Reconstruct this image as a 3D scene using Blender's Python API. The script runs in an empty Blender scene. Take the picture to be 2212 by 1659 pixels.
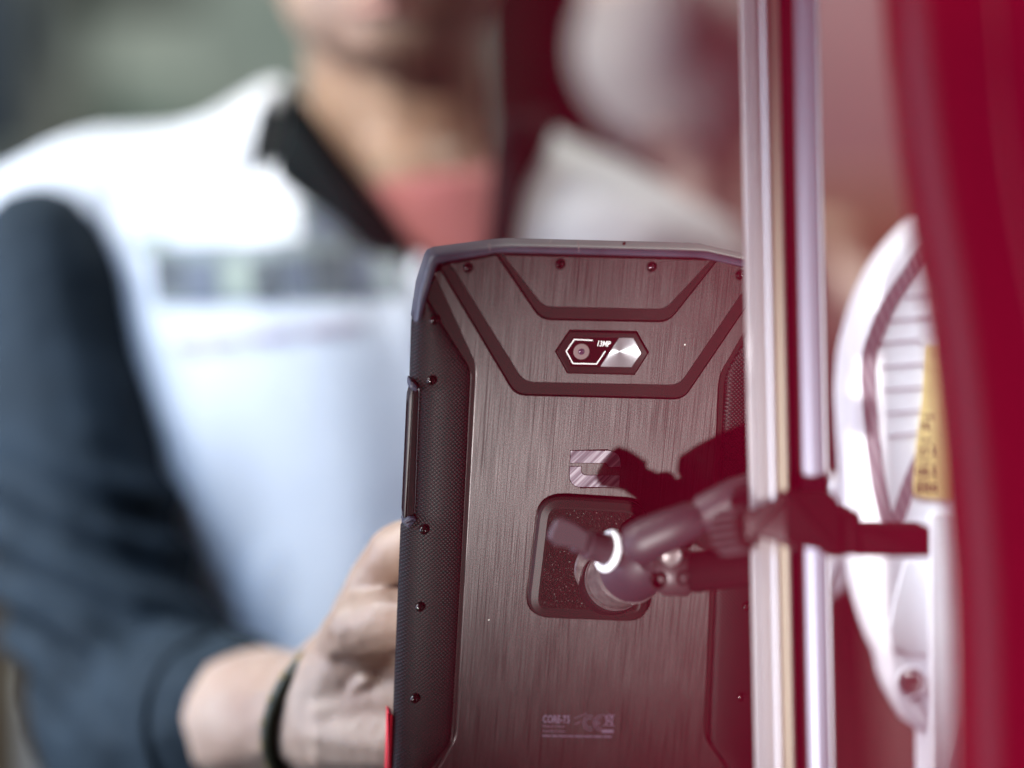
import bpy, bmesh, math, random
from mathutils import Vector, Matrix, noise
random.seed(5)
R = math.radians
scene = bpy.context.scene
COL = scene.collection

# ------------------------------------------------------------------ camera
CAM = Vector((0, 0, 1.3))
LENS = 85.0
FPX = LENS/36*2212            # focal length in measured photo pixels (2212 wide)
FOCUS = 0.915
cam = bpy.data.cameras.new('camera'); cam_ob = bpy.data.objects.new('camera', cam); COL.objects.link(cam_ob)
cam_ob.location = CAM; cam_ob.rotation_euler = (R(90), 0, 0)
cam.lens = LENS; cam.sensor_width = 36
cam.clip_start = 0.005; cam.clip_end = 60
cam.dof.use_dof = True; cam.dof.focus_distance = FOCUS; cam.dof.aperture_fstop = 1.75
scene.camera = cam_ob

# ------------------------------------------------------------------ light
w = bpy.data.worlds.new('World'); scene.world = w; w.use_nodes = True
wb = w.node_tree.nodes['Background']
wb.inputs[0].default_value = (0.50, 0.56, 0.80, 1); wb.inputs[1].default_value = 0.03

def aim(o, target):
    o.rotation_euler = (Vector(target)-o.location).to_track_quat('-Z', 'Y').to_euler()

def lamp(name, kind, loc, target, power, color, **kw):
    d = bpy.data.lights.new(name, kind); o = bpy.data.objects.new(name, d); COL.objects.link(o)
    o.location = loc; aim(o, target); d.energy = power; d.color = color
    for k, v in kw.items(): setattr(d, k, v)
    return o

lamp('stand_spotlight', 'SPOT', (-0.60, -0.45, 0.60), (0.078, 0.92, 1.264), 285, (1, 0.965, 0.95),
     spot_size=R(11.5), spot_blend=1.0, shadow_soft_size=0.03)
lamp('device_fill', 'SPOT', (-0.05, 0.15, 2.0), (0.255, 0.985, 1.26), 84, (0.80, 0.95, 1.0),  # added unseen spot that brightens the white housing
     spot_size=R(11.5), spot_blend=0.25, shadow_soft_size=0.03)
lamp('veil_tube_fill', 'SPOT', (-0.35, -0.12, 1.35), (0.032, 0.04, 1.3), 7.4, (1, 0.97, 0.95),  # added unseen spot, lights only the red veil tube by the lens
     spot_size=R(40), spot_blend=0.5, shadow_soft_size=0.02)
lamp('ceiling_light_bank', 'AREA', (-1.00, 0.95, 1.98), (-0.27, 1.3, 1.30), 5, (1.0, 0.97, 0.86), shape='SQUARE', size=0.5, spread=R(75))
lamp('vest_fill', 'AREA', (-0.52, 0.94, 1.62), (-0.17, 1.22, 1.08), 1.3, (0.46, 0.66, 1.0), shape='SQUARE', size=0.3, spread=R(70))  # added bluish fill for the lower vest, no visible source
lamp('side_fill', 'AREA', (-0.82, 1.00, 1.22), (-0.10, 1.25, 1.12), 8.5, (0.62, 0.76, 1.0), shape='SQUARE', size=0.6)  # added bluish fill from the left for vest and arm
lamp('face_fill', 'SPOT', (-0.36, 0.62, 1.72), (-0.068, 1.27, 1.41), 26, (1, 0.93, 0.80), spot_size=R(14), spot_blend=0.7, shadow_soft_size=0.04)  # added warm fill for jaw, neck and undershirt
lamp('rear_light', 'AREA', (0.6, 2.0, 3.0), (0.0, 3.2, 1.3), 64, (0.95, 1.0, 0.92), shape='SQUARE', size=1.2)

scene.view_settings.view_transform = 'Standard'; scene.view_settings.look = 'None'
scene.view_settings.exposure = 0; scene.view_settings.gamma = 1
scene.cycles.use_denoising = True
scene.cycles.max_bounces = 8
scene.cycles.sample_clamp_indirect = 8

# ------------------------------------------------------------------ measuring helpers
def V(px, py, y):                      # photo pixel (2212 wide) at distance y -> world point
    return Vector(((px-1106)/FPX*y, y, CAM.z+(829.5-py)/FPX*y))
def PX(y): return y/FPX                # metres per photo pixel at distance y

yaw, pit, rol = R(8), R(13), R(2.6)
TN = Vector((math.sin(yaw), -math.cos(yaw)*math.cos(pit), -math.sin(pit))).normalized()
TV = Vector((math.sin(rol), 0, math.cos(rol))); TV = (TV-TN*TV.dot(TN)).normalized()
TU = TV.cross(TN)
TO = V(1290, 1100, 0.92)
TM = Matrix((TU, TV, TN)).transposed().to_4x4(); TM.translation = TO
def TW(px, py, h=0.0):                 # pixel on the plane h metres in front of the tablet back -> world
    d = V(px, py, 1.0)-CAM
    t = ((TO-CAM).dot(TN)+h)/d.dot(TN)
    return CAM+d*t
TMI = TM.inverted()
def TL(px, py, h=0.0):                 # same, in the tablet's own 2D coordinates
    p = TMI @ TW(px, py, h)
    return (p.x, p.y)
def TP(pts, h=0.0): return [TL(a, b, h) for a, b in pts]

# ------------------------------------------------------------------ materials
MATS = {}
def mat(name, base, rough=0.5, metal=0.0, coat=0.0, aniso=0.0, spec=0.5, sss=0.0, emit=None):
    m = bpy.data.materials.new(name); m.use_nodes = True
    b = m.node_tree.nodes['Principled BSDF']
    b.inputs['Base Color'].default_value = (*base, 1)
    b.inputs['Roughness'].default_value = rough; b.inputs['Metallic'].default_value = metal
    b.inputs['Coat Weight'].default_value = coat; b.inputs['Coat Roughness'].default_value = 0.08
    b.inputs['Anisotropic'].default_value = aniso
    b.inputs['Specular IOR Level'].default_value = spec
    if sss:
        b.inputs['Subsurface Weight'].default_value = sss
        b.inputs['Subsurface Radius'].default_value = (0.01, 0.004, 0.002)
    MATS[name] = m
    return m
class NT:
    def __init__(s, m): s.t = m.node_tree; s.b = s.t.nodes['Principled BSDF']
    def n(s, kind, **kw):
        x = s.t.nodes.new(kind)
        for k, v in kw.items():
            if k in ('operation', 'blend_type', 'data_type', 'wave_type', 'bands_direction', 'noise_dimensions', 'feature', 'interpolation'): setattr(x, k, v)
            else: x.inputs[k].default_value = v
        return x
    def l(s, a, b): s.t.links.new(a, b)
    def coord(s, scale=(1, 1, 1), rot=(0, 0, 0), kind='Object'):
        tc = s.t.nodes.new('ShaderNodeTexCoord'); mp = s.t.nodes.new('ShaderNodeMapping')
        mp.inputs['Scale'].default_value = scale; mp.inputs['Rotation'].default_value = rot
        s.l(tc.outputs[kind], mp.inputs[0]); return mp.outputs[0]
    def noise(s, vec, scale, detail=4, rough=0.55):
        x = s.n('ShaderNodeTexNoise', Scale=scale, Detail=detail, Roughness=rough); s.l(vec, x.inputs['Vector']); return x.outputs[0]
    def ramp(s, fac, stops):
        x = s.t.nodes.new('ShaderNodeValToRGB'); e = x.color_ramp.elements
        while len(e) < len(stops): e.new(0.5)
        for k, (p, c) in enumerate(stops): e[k].position = p; e[k].color = (*c, 1)
        s.l(fac, x.inputs[0]); return x.outputs[0]
    def math(s, op, a, b=None):
        x = s.n('ShaderNodeMath', operation=op)
        for k, v in enumerate((a, b)):
            if v is None: continue
            if isinstance(v, (int, float)): x.inputs[k].default_value = v
            else: s.l(v, x.inputs[k])
        return x.outputs[0]
    def bump(s, h, strength, dist):
        x = s.n('ShaderNodeBump', Strength=strength, Distance=dist); s.l(h, x.inputs['Height']); s.l(x.outputs[0], s.b.inputs['Normal'])

def grain(m, scale, amount, lo, hi, bump=0.0, dist=0.0002):
    """colour that wanders between lo and hi, with a little relief"""
    t = NT(m); c = t.coord()
    f = t.noise(c, scale)
    t.l(t.ramp(f, [(0.5-amount, lo), (0.5+amount, hi)]), t.b.inputs['Base Color'])
    if bump: t.bump(t.noise(c, scale*6), bump, dist)
    return m

def tangent(t, vec=None, sock=None):
    x = t.t.nodes.new('ShaderNodeVectorTransform'); x.vector_type = 'VECTOR'; x.convert_from = 'OBJECT'; x.convert_to = 'WORLD'
    if vec is not None: x.inputs[0].default_value = vec
    else: t.l(sock, x.inputs[0])
    t.l(x.outputs[0], t.b.inputs['Tangent'])
# brushed back plates
m = mat('brushed_metal', (.1, .1, .1), .30, .85, aniso=.9)
t = NT(m)
fine = t.noise(t.coord((3800, 40, 1)), 1.0, 3)
scr = t.noise(t.coord((2300, 14, 1)), 1.0, 2)
patch = t.noise(t.coord((40, 9, 1)), 1.0, 3)
spk = t.noise(t.coord((2200, 2200, 1)), 1.0, 2)
scratch = t.ramp(scr, [(0.33, (.12,)*3), (0.42, (1,)*3)])
tone = t.ramp(fine, [(0.28, (.0175, .0158, .0158)), (0.72, (.045, .0402, .0405))])
m1 = t.n('ShaderNodeMix', data_type='RGBA', blend_type='MULTIPLY'); m1.inputs[0].default_value = 0.8
t.l(tone, m1.inputs[6]); t.l(scratch, m1.inputs[7])
m2 = t.n('ShaderNodeMix', data_type='RGBA', blend_type='MULTIPLY'); m2.inputs[0].default_value = 0.8
t.l(m1.outputs[2], m2.inputs[6]); t.l(t.ramp(spk, [(0.3, (.4,)*3), (0.7, (1.5,)*3)]), m2.inputs[7])
m3 = t.n('ShaderNodeMix', data_type='RGBA', blend_type='MULTIPLY'); m3.inputs[0].default_value = 0.2
t.l(m2.outputs[2], m3.inputs[6]); t.l(t.ramp(patch, [(0.3, (.7,)*3), (0.7, (1.2,)*3)]), m3.inputs[7])
vo = t.n('ShaderNodeTexVoronoi', Scale=95.0); t.l(t.coord((1, 1, 0)), vo.inputs['Vector'])
dust = t.math('MULTIPLY', t.math('LESS_THAN', vo.outputs['Distance'], .032), t.math('GREATER_THAN', t.noise(t.coord((70, 70, 1)), 1, 0), .56))
m4 = t.n('ShaderNodeMix', data_type='RGBA'); t.l(t.math('MULTIPLY', dust, .8), m4.inputs[0]); t.l(m3.outputs[2], m4.inputs[6]); m4.inputs[7].default_value = (.5, .47, .44, 1)
t.l(m4.outputs[2], t.b.inputs['Base Color'])
smudge = t.noise(t.coord((45, 38, 1)), 1, 5)
t.l(t.math('ADD', t.ramp(fine, [(0.3, (.24,)*3), (0.7, (.30,)*3)]), t.math('MULTIPLY', smudge, .14)), t.b.inputs['Roughness'])
t.bump(t.math('ADD', fine, t.math('MULTIPLY', scr, 1.0)), 0.3, 0.0001)
tangent(t, (1, 0, 0))

m = mat('black_plastic', (.008, .007, .0075), .42, spec=.3)
t = NT(m); t.bump(t.noise(t.coord(), 2500, 3), .25, .0001)
m = mat('satin_plastic', (.009, .008, .008), .42, spec=.14)
t = NT(m); t.bump(t.noise(t.coord(), 2500, 3), .2, .0001)
m = mat('bumper_rubber', (.045, .046, .062), .45, spec=.4)
t = NT(m); c = t.coord()
t.l(t.ramp(t.noise(c, 60, 5), [(.35, (.022, .025, .044)), (.62, (.040, .044, .070)), (.78, (.08, .085, .11))]), t.b.inputs['Base Color'])
t.bump(t.noise(c, 900, 4), .15, .0001)

# knurled side grip: a diamond lattice of small raised pads
m = mat('knurled_rubber', (.04, .042, .042), .42, spec=.10)
t = NT(m)
def stripes(rot):
    x = t.n('ShaderNodeTexWave', wave_type='BANDS', bands_direction='X', Scale=1.0, Distortion=0.0)
    t.l(t.coord((285, 285, 285), (0, 0, R(rot))), x.inputs['Vector']); return x.outputs[1]
h = t.math('MULTIPLY', stripes(45), stripes(-45))
t.l(t.ramp(h, [(.08, (.0018, .0021, .0024)), (.6, (.0115, .0145, .0160))]), t.b.inputs['Base Color'])
t.bump(h, .6, .0003)

m = mat('sparkle_plastic', (.03, .026, .027), .45, spec=.06)
t = NT(m); f = t.noise(t.coord(), 1700, 2)
t.l(t.ramp(f, [(.45, (.004, .003, .003)), (.66, (.008, .006, .006)), (.78, (.22, .19, .18))]), t.b.inputs['Base Color'])
t.bump(f, .7, .0004)

mat('screw_black', (.003, .002, .002), .10, spec=.35)
mat('lens_glass', (.012, .003, .004), .06, coat=.6)
mat('lens_ring', (.20, .15, .15), .35, .3)
mat('lens_core', (.05, .025, .05), .08, coat=1)
mat('white_print', (.85, .85, .85), .5)
mat('grey_print', (.10, .07, .115), .6)
m = mat('spun_metal', (.92, .93, .97), .36, .9, aniso=.0)
m = mat('emblem_metal', (.6, .55, .6), .45, .35)
t = NT(m); f0 = t.t.nodes.new('ShaderNodeMapping'); f0.inputs['Scale'].default_value = (560, 16, 1); t.l(t.coord((1, 1, 1), (0, 0, R(42))), f0.inputs[0])
f = t.noise(f0.outputs[0], 1, 3)
t.l(t.ramp(f, [(.36, (.08, .06, .08)), (.5, (.20, .165, .20)), (.62, (.42, .38, .42))]), t.b.inputs['Base Color'])
mat('red_plastic', (.55, .012, .03), .35)
grain(mat('mount_metal', (.16, .15, .16), .36, .6), 300, .2, (.085, .072, .075), (.16, .14, .14))
grain(mat('mount_plastic', (.03, .02, .024), .5, spec=.12), 80, .2, (.005, .0035, .004), (.010, .007, .008), .15)
mat('knob_grey', (.034, .024, .031), .45, .2, spec=.4)
mat('clamp_black', (.006, .004, .005), .75, spec=.02)
mat('mount_grey', (.022, .014, .021), .5, .0, spec=.4)
mat('knuckle_grey', (.036, .026, .030), .45, .3)
mat('white_nylon', (.85, .85, .9), .35)
m = mat('pole_metal', (.44, .425, .43), .3, .4)
t = NT(m); t.bump(t.noise(t.coord((900, 900, 8)), 1, 2), .1, .0001)
mat('pole_reflection', (.60, .565, .46), .34, .2)  # cream reflection on the pole, put into the base colour
mat('pole_blue_reflection', (.40, .43, .56), .34, .3)  # rail metal tinted blue in place of a bluish reflection
mat('pole_sheen', (.80, .84, .88), .25, .3)  # white base colour standing in for the sheen on the pole edge
mat('pole_groove', (.02, .006, .008), .7, spec=.05)
mat('veil_red', (.82, .008, .085), .8, spec=.0)  # red of the added tube that spreads the veil
m = mat('red_lacquer', (.2, .002, .01), .22, spec=.06)
t = NT(m); t.l(t.ramp(t.noise(t.coord((40, 40, 4)), 1, 3), [(.3, (.08, .0006, .003)), (.7, (.13, .0010, .004))]), t.b.inputs['Base Color'])
mat('seam_rubber', (.34, .10, .11), .5)
grain(mat('white_shell', (.8, .8, .84), .5, spec=.3), 30, .3, (.74, .74, .80), (.84, .84, .88))
m = mat('hatched_trim', (.4, .36, .4), .4)
t = NT(m); x = t.n('ShaderNodeTexWave', wave_type='BANDS', bands_direction='DIAGONAL', Scale=1.0, Distortion=0.0)
t.l(t.coord((170, 1, 60)), x.inputs['Vector'])
t.l(t.ramp(x.outputs[1], [(.3, (.13, .105, .135)), (.7, (.23, .20, .23))]), t.b.inputs['Base Color'])
mat('vent_grey', (.36, .34, .40), .5)
grain(mat('label_yellow', (.75, .58, .22), .5), 40, .3, (.66, .50, .20), (.80, .64, .28))
mat('black_ink', (.03, .025, .02), .5)
mat('bolt_steel', (.45, .40, .40), .3, .8)

# person
m = mat('skin', (.55, .36, .27), .5, sss=.12)
t = NT(m); c = t.coord()
t.l(t.ramp(t.noise(c, 28, 5), [(.3, (.275, .165, .118)), (.7, (.36, .25, .188))]), t.b.inputs['Base Color'])
t.bump(t.noise(c, 160, 4), .25, .001)
mat('lip_skin', (.36, .16, .13), .5)
m = mat('pale_skin', (.62, .48, .42), .5)
grain(mat('white_cloth', (.8, .81, .84), .85), 14, .3, (.54, .555, .60), (.62, .63, .65), .2, .002)
m = mat('navy_cloth', (.035, .05, .07), .8, spec=.15)
grain(m, 22, .3, (.0065, .0105, .0145), (.018, .027, .036), .4, .003)
grain(mat('black_cloth', (.014, .018, .02), .9, spec=.1), 30, .3, (.0025, .0035, .004), (.006, .008, .009))
grain(mat('red_cloth', (.5, .14, .15), .85), 25, .3, (.47, .155, .17), (.56, .23, .24))
grain(mat('print_dark', (.2, .22, .25), .7), 20, .3, (.035, .04, .05), (.09, .10, .11))
mat('print_pale', (.17, .195, .195), .7)
mat('print_grey', (.10, .115, .15), .7)
mat('print_green', (.22, .255, .21), .6)
mat('print_pink', (.42, .32, .38), .6)
grain(mat('mask_cloth', (.5, .48, .47), .9), 20, .3, (.36, .345, .345), (.44, .425, .42))
grain(mat('dark_hair', (.02, .009, .008), .75, spec=.05), 40, .3, (.004, .0018, .0016), (.009, .004, .0035))
grain(mat('bracelet_leather', (.03, .035, .015), .5), 300, .3, (.014, .014, .006), (.05, .042, .016))
mat('bracelet_brass', (.40, .31, .11), .3, .8)
mat('cord_brown', (.16, .10, .08), .7)

# background
m = mat('wall_paint', (.2, .22, .2), .9)
t = NT(m); c = t.coord((1, 1, 1))
t.l(t.ramp(t.noise(c, 1.6, 3), [(.34, (.16, .19, .17)), (.5, (.22, .25, .23)), (.66, (.29, .31, .285))]), t.b.inputs['Base Color'])
grain(mat('mauve_paint', (.3, .2, .2), .9), 3, .3, (.14, .095, .105), (.21, .155, .165))
grain(mat('tan_wood', (.33, .20, .09), .6), 6, .3, (.06, .038, .018), (.10, .066, .032))
grain(mat('cream_paint', (.42, .33, .26), .8), 5, .3, (.38, .29, .22), (.46, .38, .31))
grain(mat('dark_panel', (.07, .025, .022), .7), 4, .3, (.13, .085, .08), (.21, .15, .14))
mat('cream_dull', (.27, .265, .235), .9)
mat('green_panel', (.115, .15, .13), .9)
mat('pale_panel', (.34, .37, .34), .9)
mat('slate_panel', (.10, .13, .19), .9)
mat('white_board', (.8, .82, .86), .7)
mat('lamp_dark', (.03, .035, .03), .6)

# ------------------------------------------------------------------ mesh helpers
def inset(poly, d):
    n = len(poly); out = []
    for i in range(n):
        a, b, c = Vector(poly[i-1]), Vector(poly[i]), Vector(poly[(i+1) % n])
        e1, e2 = (b-a).normalized(), (c-b).normalized()
        n1, n2 = Vector((-e1.y, e1.x)), Vector((-e2.y, e2.x))
        k = n1+n2
        if k.length < 1e-6: k = n1.copy()
        k.normalize(); cs = max(.35, k.dot(n1))
        p = b+k*(d/cs); out.append((p.x, p.y))
    return out
def ccw(poly):
    s = sum(poly[i-1][0]*poly[i][1]-poly[i][0]*poly[i-1][1] for i in range(len(poly)))
    return list(poly) if s > 0 else list(reversed(poly))
def rounded(poly, r, n=5):
    out = []; N = len(poly)
    for i in range(N):
        a, b, c = Vector(poly[i-1]), Vector(poly[i]), Vector(poly[(i+1) % N])
        rr = r[i] if isinstance(r, (list, tuple)) else r
        q = min(rr, (a-b).length*.45, (c-b).length*.45)
        if q < 1e-6: out.append(tuple(b)); continue
        p0, p2 = b+(a-b).normalized()*q, b+(c-b).normalized()*q
        for k in range(n+1):
            s = k/n; p = p0*(1-s)**2+b*2*s*(1-s)+p2*s*s
            out.append(tuple(p))
    return out
def loft(bm, rings, close=True, caps=(True, True)):
    vs = [[bm.verts.new(p) for p in r] for r in rings]
    for a, b in zip(vs[:-1], vs[1:]):
        n = len(a)
        for i in range(n if close else n-1):
            j = (i+1) % n
            bm.faces.new((a[i], a[j], b[j], b[i]))
    if close and caps[0]: bm.faces.new(list(reversed(vs[0])))
    if close and caps[1]: bm.faces.new(vs[-1])
    return vs
def prism(bm, poly, z0, z1, bev=0.0, segs=2):
    poly = ccw(poly)
    rings = [[(x, y, z0) for x, y in poly]]
    if bev:
        for k in range(segs+1):
            a = k/segs*math.pi/2
            q = inset(poly, bev*(1-math.cos(a)))
            rings.append([(x, y, z1-bev+bev*math.sin(a)) for x, y in q])
    else: rings.append([(x, y, z1) for x, y in poly])
    loft(bm, rings)
def sweep(bm, pts, rad, n=16, caps=True, flat=1.0, up=None):
    pts = [Vector(p) for p in pts]; rings = []
    t0 = (pts[1]-pts[0]).normalized()
    u = Vector(up) if up is not None else (Vector((0, 0, 1)) if abs(t0.z) < .9 else Vector((1, 0, 0)))
    for i, p in enumerate(pts):
        t = (pts[min(i+1, len(pts)-1)]-pts[max(i-1, 0)]).normalized()
        u = (u-t*u.dot(t)).normalized(); v = t.cross(u)
        r = rad[i] if isinstance(rad, (list, tuple)) else rad
        rings.append([p+u*(r*math.cos(2*math.pi*k/n))+v*(r*flat*math.sin(2*math.pi*k/n)) for k in range(n)])
    loft(bm, rings, caps=(caps, caps))
def lathe(bm, a, axis, prof, n=32):
    """prof: list of (distance along axis, radius)"""
    axis = Vector(axis).normalized()
    u = axis.orthogonal().normalized(); v = axis.cross(u); a = Vector(a)
    loft(bm, [[a+axis*d+(u*math.cos(2*math.pi*k/n)+v*math.sin(2*math.pi*k/n))*max(r, 1e-5) for k in range(n)] for d, r in prof])
def ell(bm, c, r, rot=None, sub=3):
    mt = Matrix.Translation(Vector(c)) @ (rot.to_4x4() if rot is not None else Matrix.Identity(4)) @ Matrix.Diagonal((*r, 1))
    bmesh.ops.create_icosphere(bm, subdivisions=sub, radius=1, matrix=mt)
def bone(bm, a, ra, b, rb):
    """tapered capsule"""
    tmp = bmesh.new()
    ell(tmp, a, (ra,)*3, sub=2); ell(tmp, b, (rb,)*3, sub=2)
    r = bmesh.ops.convex_hull(tmp, input=tmp.verts)
    bmesh.ops.delete(tmp, geom=[g for g in r['geom_interior'] if isinstance(g, bmesh.types.BMVert)], context='VERTS')
    me = bpy.data.meshes.new('t'); tmp.to_mesh(me); tmp.free(); bm.from_mesh(me); bpy.data.meshes.remove(me)
def chain(bm, pts, rs):
    for i in range(len(pts)-1): bone(bm, pts[i], rs[i], pts[i+1], rs[i+1])
def box(bm, lo, hi, bev=0.0):
    r = bmesh.ops.create_cube(bm, size=1, matrix=Matrix.Translation((Vector(lo)+Vector(hi))/2) @ Matrix.Diagonal((*(Vector(hi)-Vector(lo)), 1)))
    if bev:
        es = {e for v in r['verts'] for e in v.link_edges}
        bmesh.ops.bevel(bm, geom=list(es), offset=bev, segments=3, profile=.5, affect='EDGES')

def thing(name, label, cat, loc=(0, 0, 0), matrix=None, group=None):
    o = bpy.data.objects.new(name, None); COL.objects.link(o)
    if matrix is not None: o.matrix_world = matrix
    else: o.location = loc
    o.empty_display_size = .02
    o['label'] = label; o['category'] = cat
    if group: o['group'] = group
    return o
def finish(me, ang=38):
    me.polygons.foreach_set('use_smooth', [True]*len(me.polygons))
    me.set_sharp_from_angle(angle=R(ang))
def part(name, bm, material, parent=None, local=False, kind=None, label=None, ang=38):
    """link bm as one mesh object; world-space meshes are shifted to their root's place"""
    if parent is not None and not local:
        off = Vector((0, 0, 0)); p = parent
        while p is not None: off += p.location; p = p.parent
        bmesh.ops.translate(bm, verts=bm.verts, vec=-off)
    bmesh.ops.recalc_face_normals(bm, faces=bm.faces)
    me = bpy.data.meshes.new(name); bm.to_mesh(me); bm.free()
    finish(me, ang)
    o = bpy.data.objects.new(name, me); COL.objects.link(o)
    me.materials.append(MATS[material])
    if parent is not None: o.parent = parent
    if kind: o['kind'] = kind
    if label: o['label'] = label
    return o
def fuse(bm, voxel, smooth=4, wob=0.0, wscale=20.0):
    """one continuous skin over overlapping volumes"""
    me = bpy.data.meshes.new('t'); bm.to_mesh(me); bm.free()
    o = bpy.data.objects.new('t', me); COL.objects.link(o)
    md = o.modifiers.new('r', 'REMESH'); md.mode = 'VOXEL'; md.voxel_size = voxel
    sm = o.modifiers.new('s', 'SMOOTH'); sm.iterations = smooth; sm.factor = .5
    dg = bpy.context.evaluated_depsgraph_get()
    e = bpy.data.meshes.new_from_object(o.evaluated_get(dg))
    bpy.data.objects.remove(o); bpy.data.meshes.remove(me)
    out = bmesh.new(); out.from_mesh(e); bpy.data.meshes.remove(e)
    if wob:
        out.normal_update()
        for v in out.verts: v.co += v.normal*(wob*noise.noise(v.co*wscale))
    return out
def text_bm(s, size, mat4, bold=0.0, sx=1.0, shear=0.0, depth=0.00005):
    cu = bpy.data.curves.new('t', 'FONT'); cu.body = s; cu.size = size; cu.offset = bold; cu.shear = shear
    cu.extrude = depth; cu.resolution_u = 3
    o = bpy.data.objects.new('t', cu); COL.objects.link(o)
    me = bpy.data.meshes.new_from_object(o.evaluated_get(bpy.context.evaluated_depsgraph_get()))
    bpy.data.objects.remove(o); bpy.data.curves.remove(cu)
    bm = bmesh.new(); bm.from_mesh(me); bpy.data.meshes.remove(me)
    bmesh.ops.transform(bm, matrix=mat4 @ Matrix.Diagonal((sx, 1, 1, 1)), verts=bm.verts)
    return bm

# ================================================================== THE TABLET
tab = thing('rugged_tablet', 'black rugged tablet with brushed metal back clamped beside the pole', 'tablet', matrix=TM)
def tpart(name, bm, material, parent=None, **kw): return part(name, bm, material, parent or tab, local=True, **kw)
mm = .001
out_l = [(920, 560), (893, 690), (888, 800), (868, 1130), (848, 1659), (843, 1800)]
out_r = [(1652, 1800), (1668, 1600), (1690, 1140), (1702, 700), (1688, 580)]
outline = TP([(938, 538), (1072, 520), (1510, 530), (1668, 566)]+out_r[::-1]+out_l[::-1], -.012)
core = TP([(958, 575), (1075, 545), (1510, 556), (1645, 590), (1668, 660), (1572, 806), (1567, 830), (1531, 1600),
           (1585, 1680), (1580, 1800), (925, 1800), (925, 1675), (975, 1600), (1017, 812), (1010, 792), (916, 640)])
bm = bmesh.new()
prism(bm, rounded(outline, .004), -.0135, -.0055, .0018)
tpart('edge_frame', bm, 'bumper_rubber', ang=30)
bm = bmesh.new()
prism(bm, core, -.006, -.0011, .0004)
tpart('body_shell', bm, 'satin_plastic', ang=12)

def panel(name, pts, r, z=0.0, z0=-.0014, bev=.0003, material='brushed_metal'):
    bm = bmesh.new(); prism(bm, rounded(TP(pts), r, 4), z0, z, bev); return tpart(name, bm, material, ang=12)
panel('top_panel', [(1085, 550), (1538, 561), (1437, 669), (1174, 663)], [.0009, .0009, .003, .003])
panel('camera_panel', [(973, 570), (1073, 550), (1168, 690), (1444, 695), (1549, 562), (1636, 585), (1468, 833), (1131, 826)],
      [.0009, .0009, .004, .004, .0009, .0009, .004, .004])
panel('main_panel', [(938, 590), (952, 582), (1113, 853), (1476, 862), (1655, 598), (1668, 615), (1557, 806), (1552, 830), (1521, 1590), (1570, 1660),
                     (1570, 1790), (945, 1790), (945, 1665), (985, 1595), (1028, 808), (1026, 785)],
      [.0009, .0009, .004, .004, .0009, .0009, .002, .002, .004, .002, .001, .001, .002, .004, .003, .003])
# bumper wrapped round the top corners
o_ = [(889, 683), (900, 610), (918, 552), (924, 542), (938, 536), (1070, 519), (1095, 517), (1490, 527), (1515, 529), (1652, 560), (1672, 570), (1682, 590), (1702, 700)]
i_ = [(910, 684), (922, 640), (941, 580), (945, 570), (956, 566), (1046, 551), (1066, 546), (1085, 545), (1500, 556), (1520, 558), (1640, 584), (1650, 592), (1684, 700)]
oo, ii = TP(o_, -.011), TP(i_)
bm = bmesh.new()
rings = []
for (ox, oy), (ix, iy) in zip(oo, ii):
    a, b = Vector((ox, oy)), Vector((ix, iy))
    rings.append([(a.x, a.y, -.0142), (a.x, a.y, -.0012), *(((a.lerp(b, .12)).x, (a.lerp(b, .12)).y, .0006),), *(((a.lerp(b, .38)).x, (a.lerp(b, .38)).y, .0014),),
                  *(((a.lerp(b, .85)).x, (a.lerp(b, .85)).y, .0012),), (b.x, b.y, .0004), (b.x, b.y, -.0142)])
loft(bm, rings)
tpart('corner_bumper', bm, 'bumper_rubber', ang=50)
# moulding seams across the bumper
for a, b in (((1248, 520), (1250, 548)), ((1190, 519), (1186, 524)), ((1056, 524), (1058, 548))):
    p, q = Vector(TL(*a)), Vector(TL(*b)); bm = bmesh.new()
    sweep(bm, [(p.x, p.y, .0004), (p.lerp(q, .3).x, p.lerp(q, .3).y, .00125), (p.lerp(q, .8).x, p.lerp(q, .8).y, .00125)], .00016, 6)
    tpart('bumper_seam', bm, 'lens_ring')
bm = bmesh.new(); p = TL(1347, 525); lathe(bm, (*p, .0010), (0, .3, 1), [(-.001, .0006), (.0004, .0006), (.0005, .0004), (.0001, .0003)], 12); tpart('microphone_hole', bm, 'screw_black')

# side grips
def pl(tab_, y):
    for (y0, x0), (y1, x1) in zip(tab_[:-1], tab_[1:]):
        if y <= y1: return x0+(x1-x0)*(y-y0)/(y1-y0)
    return tab_[-1][1]
def grip(inner, outer, ys, sgn):
    bm = bmesh.new(); rows = []
    for y in ys:
        a, b = Vector(TL(pl(inner, y), y)), Vector(TL(pl(outer, y), y))
        row = []
        for s, z in ((0, -.0022), (0.0, -.0010), (.04, -.0003), (.12, .0001), (.3, .00025), (.5, -.0003), (.68, -.0013), (.82, -.0026), (.92, -.0042), (1, -.0072)):
            p = a.lerp(b, s); row.append((p.x, p.y, z))
        row.append((a.x, a.y, -.0072))
        rows.append(row)
    loft(bm, rows)
    return bm
ys = [640, 660, 680, 700, 730, 760, 785, 795, 805, 815, 828, 838, 846, 856]+list(range(880, 1110, 20))+[1118, 1126, 1134, 1144, 1156]+list(range(1180, 1580, 25))+[1595, 1610, 1640, 1680, 1740, 1800]
inn = [(640, 919), (700, 955), (785, 1009), (800, 1016), (815, 1017), (1200, 998), (1590, 977), (1610, 972), (1640, 950), (1680, 922), (1800, 918)]
outl = [(640, 910), (660, 905), (690, 893), (828, 888), (846, 904), (1118, 894), (1144, 869), (1659, 848), (1800, 843)]
tpart('side_grip', grip(inn, outl, ys, 1), 'knurled_rubber', ang=60)
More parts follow.
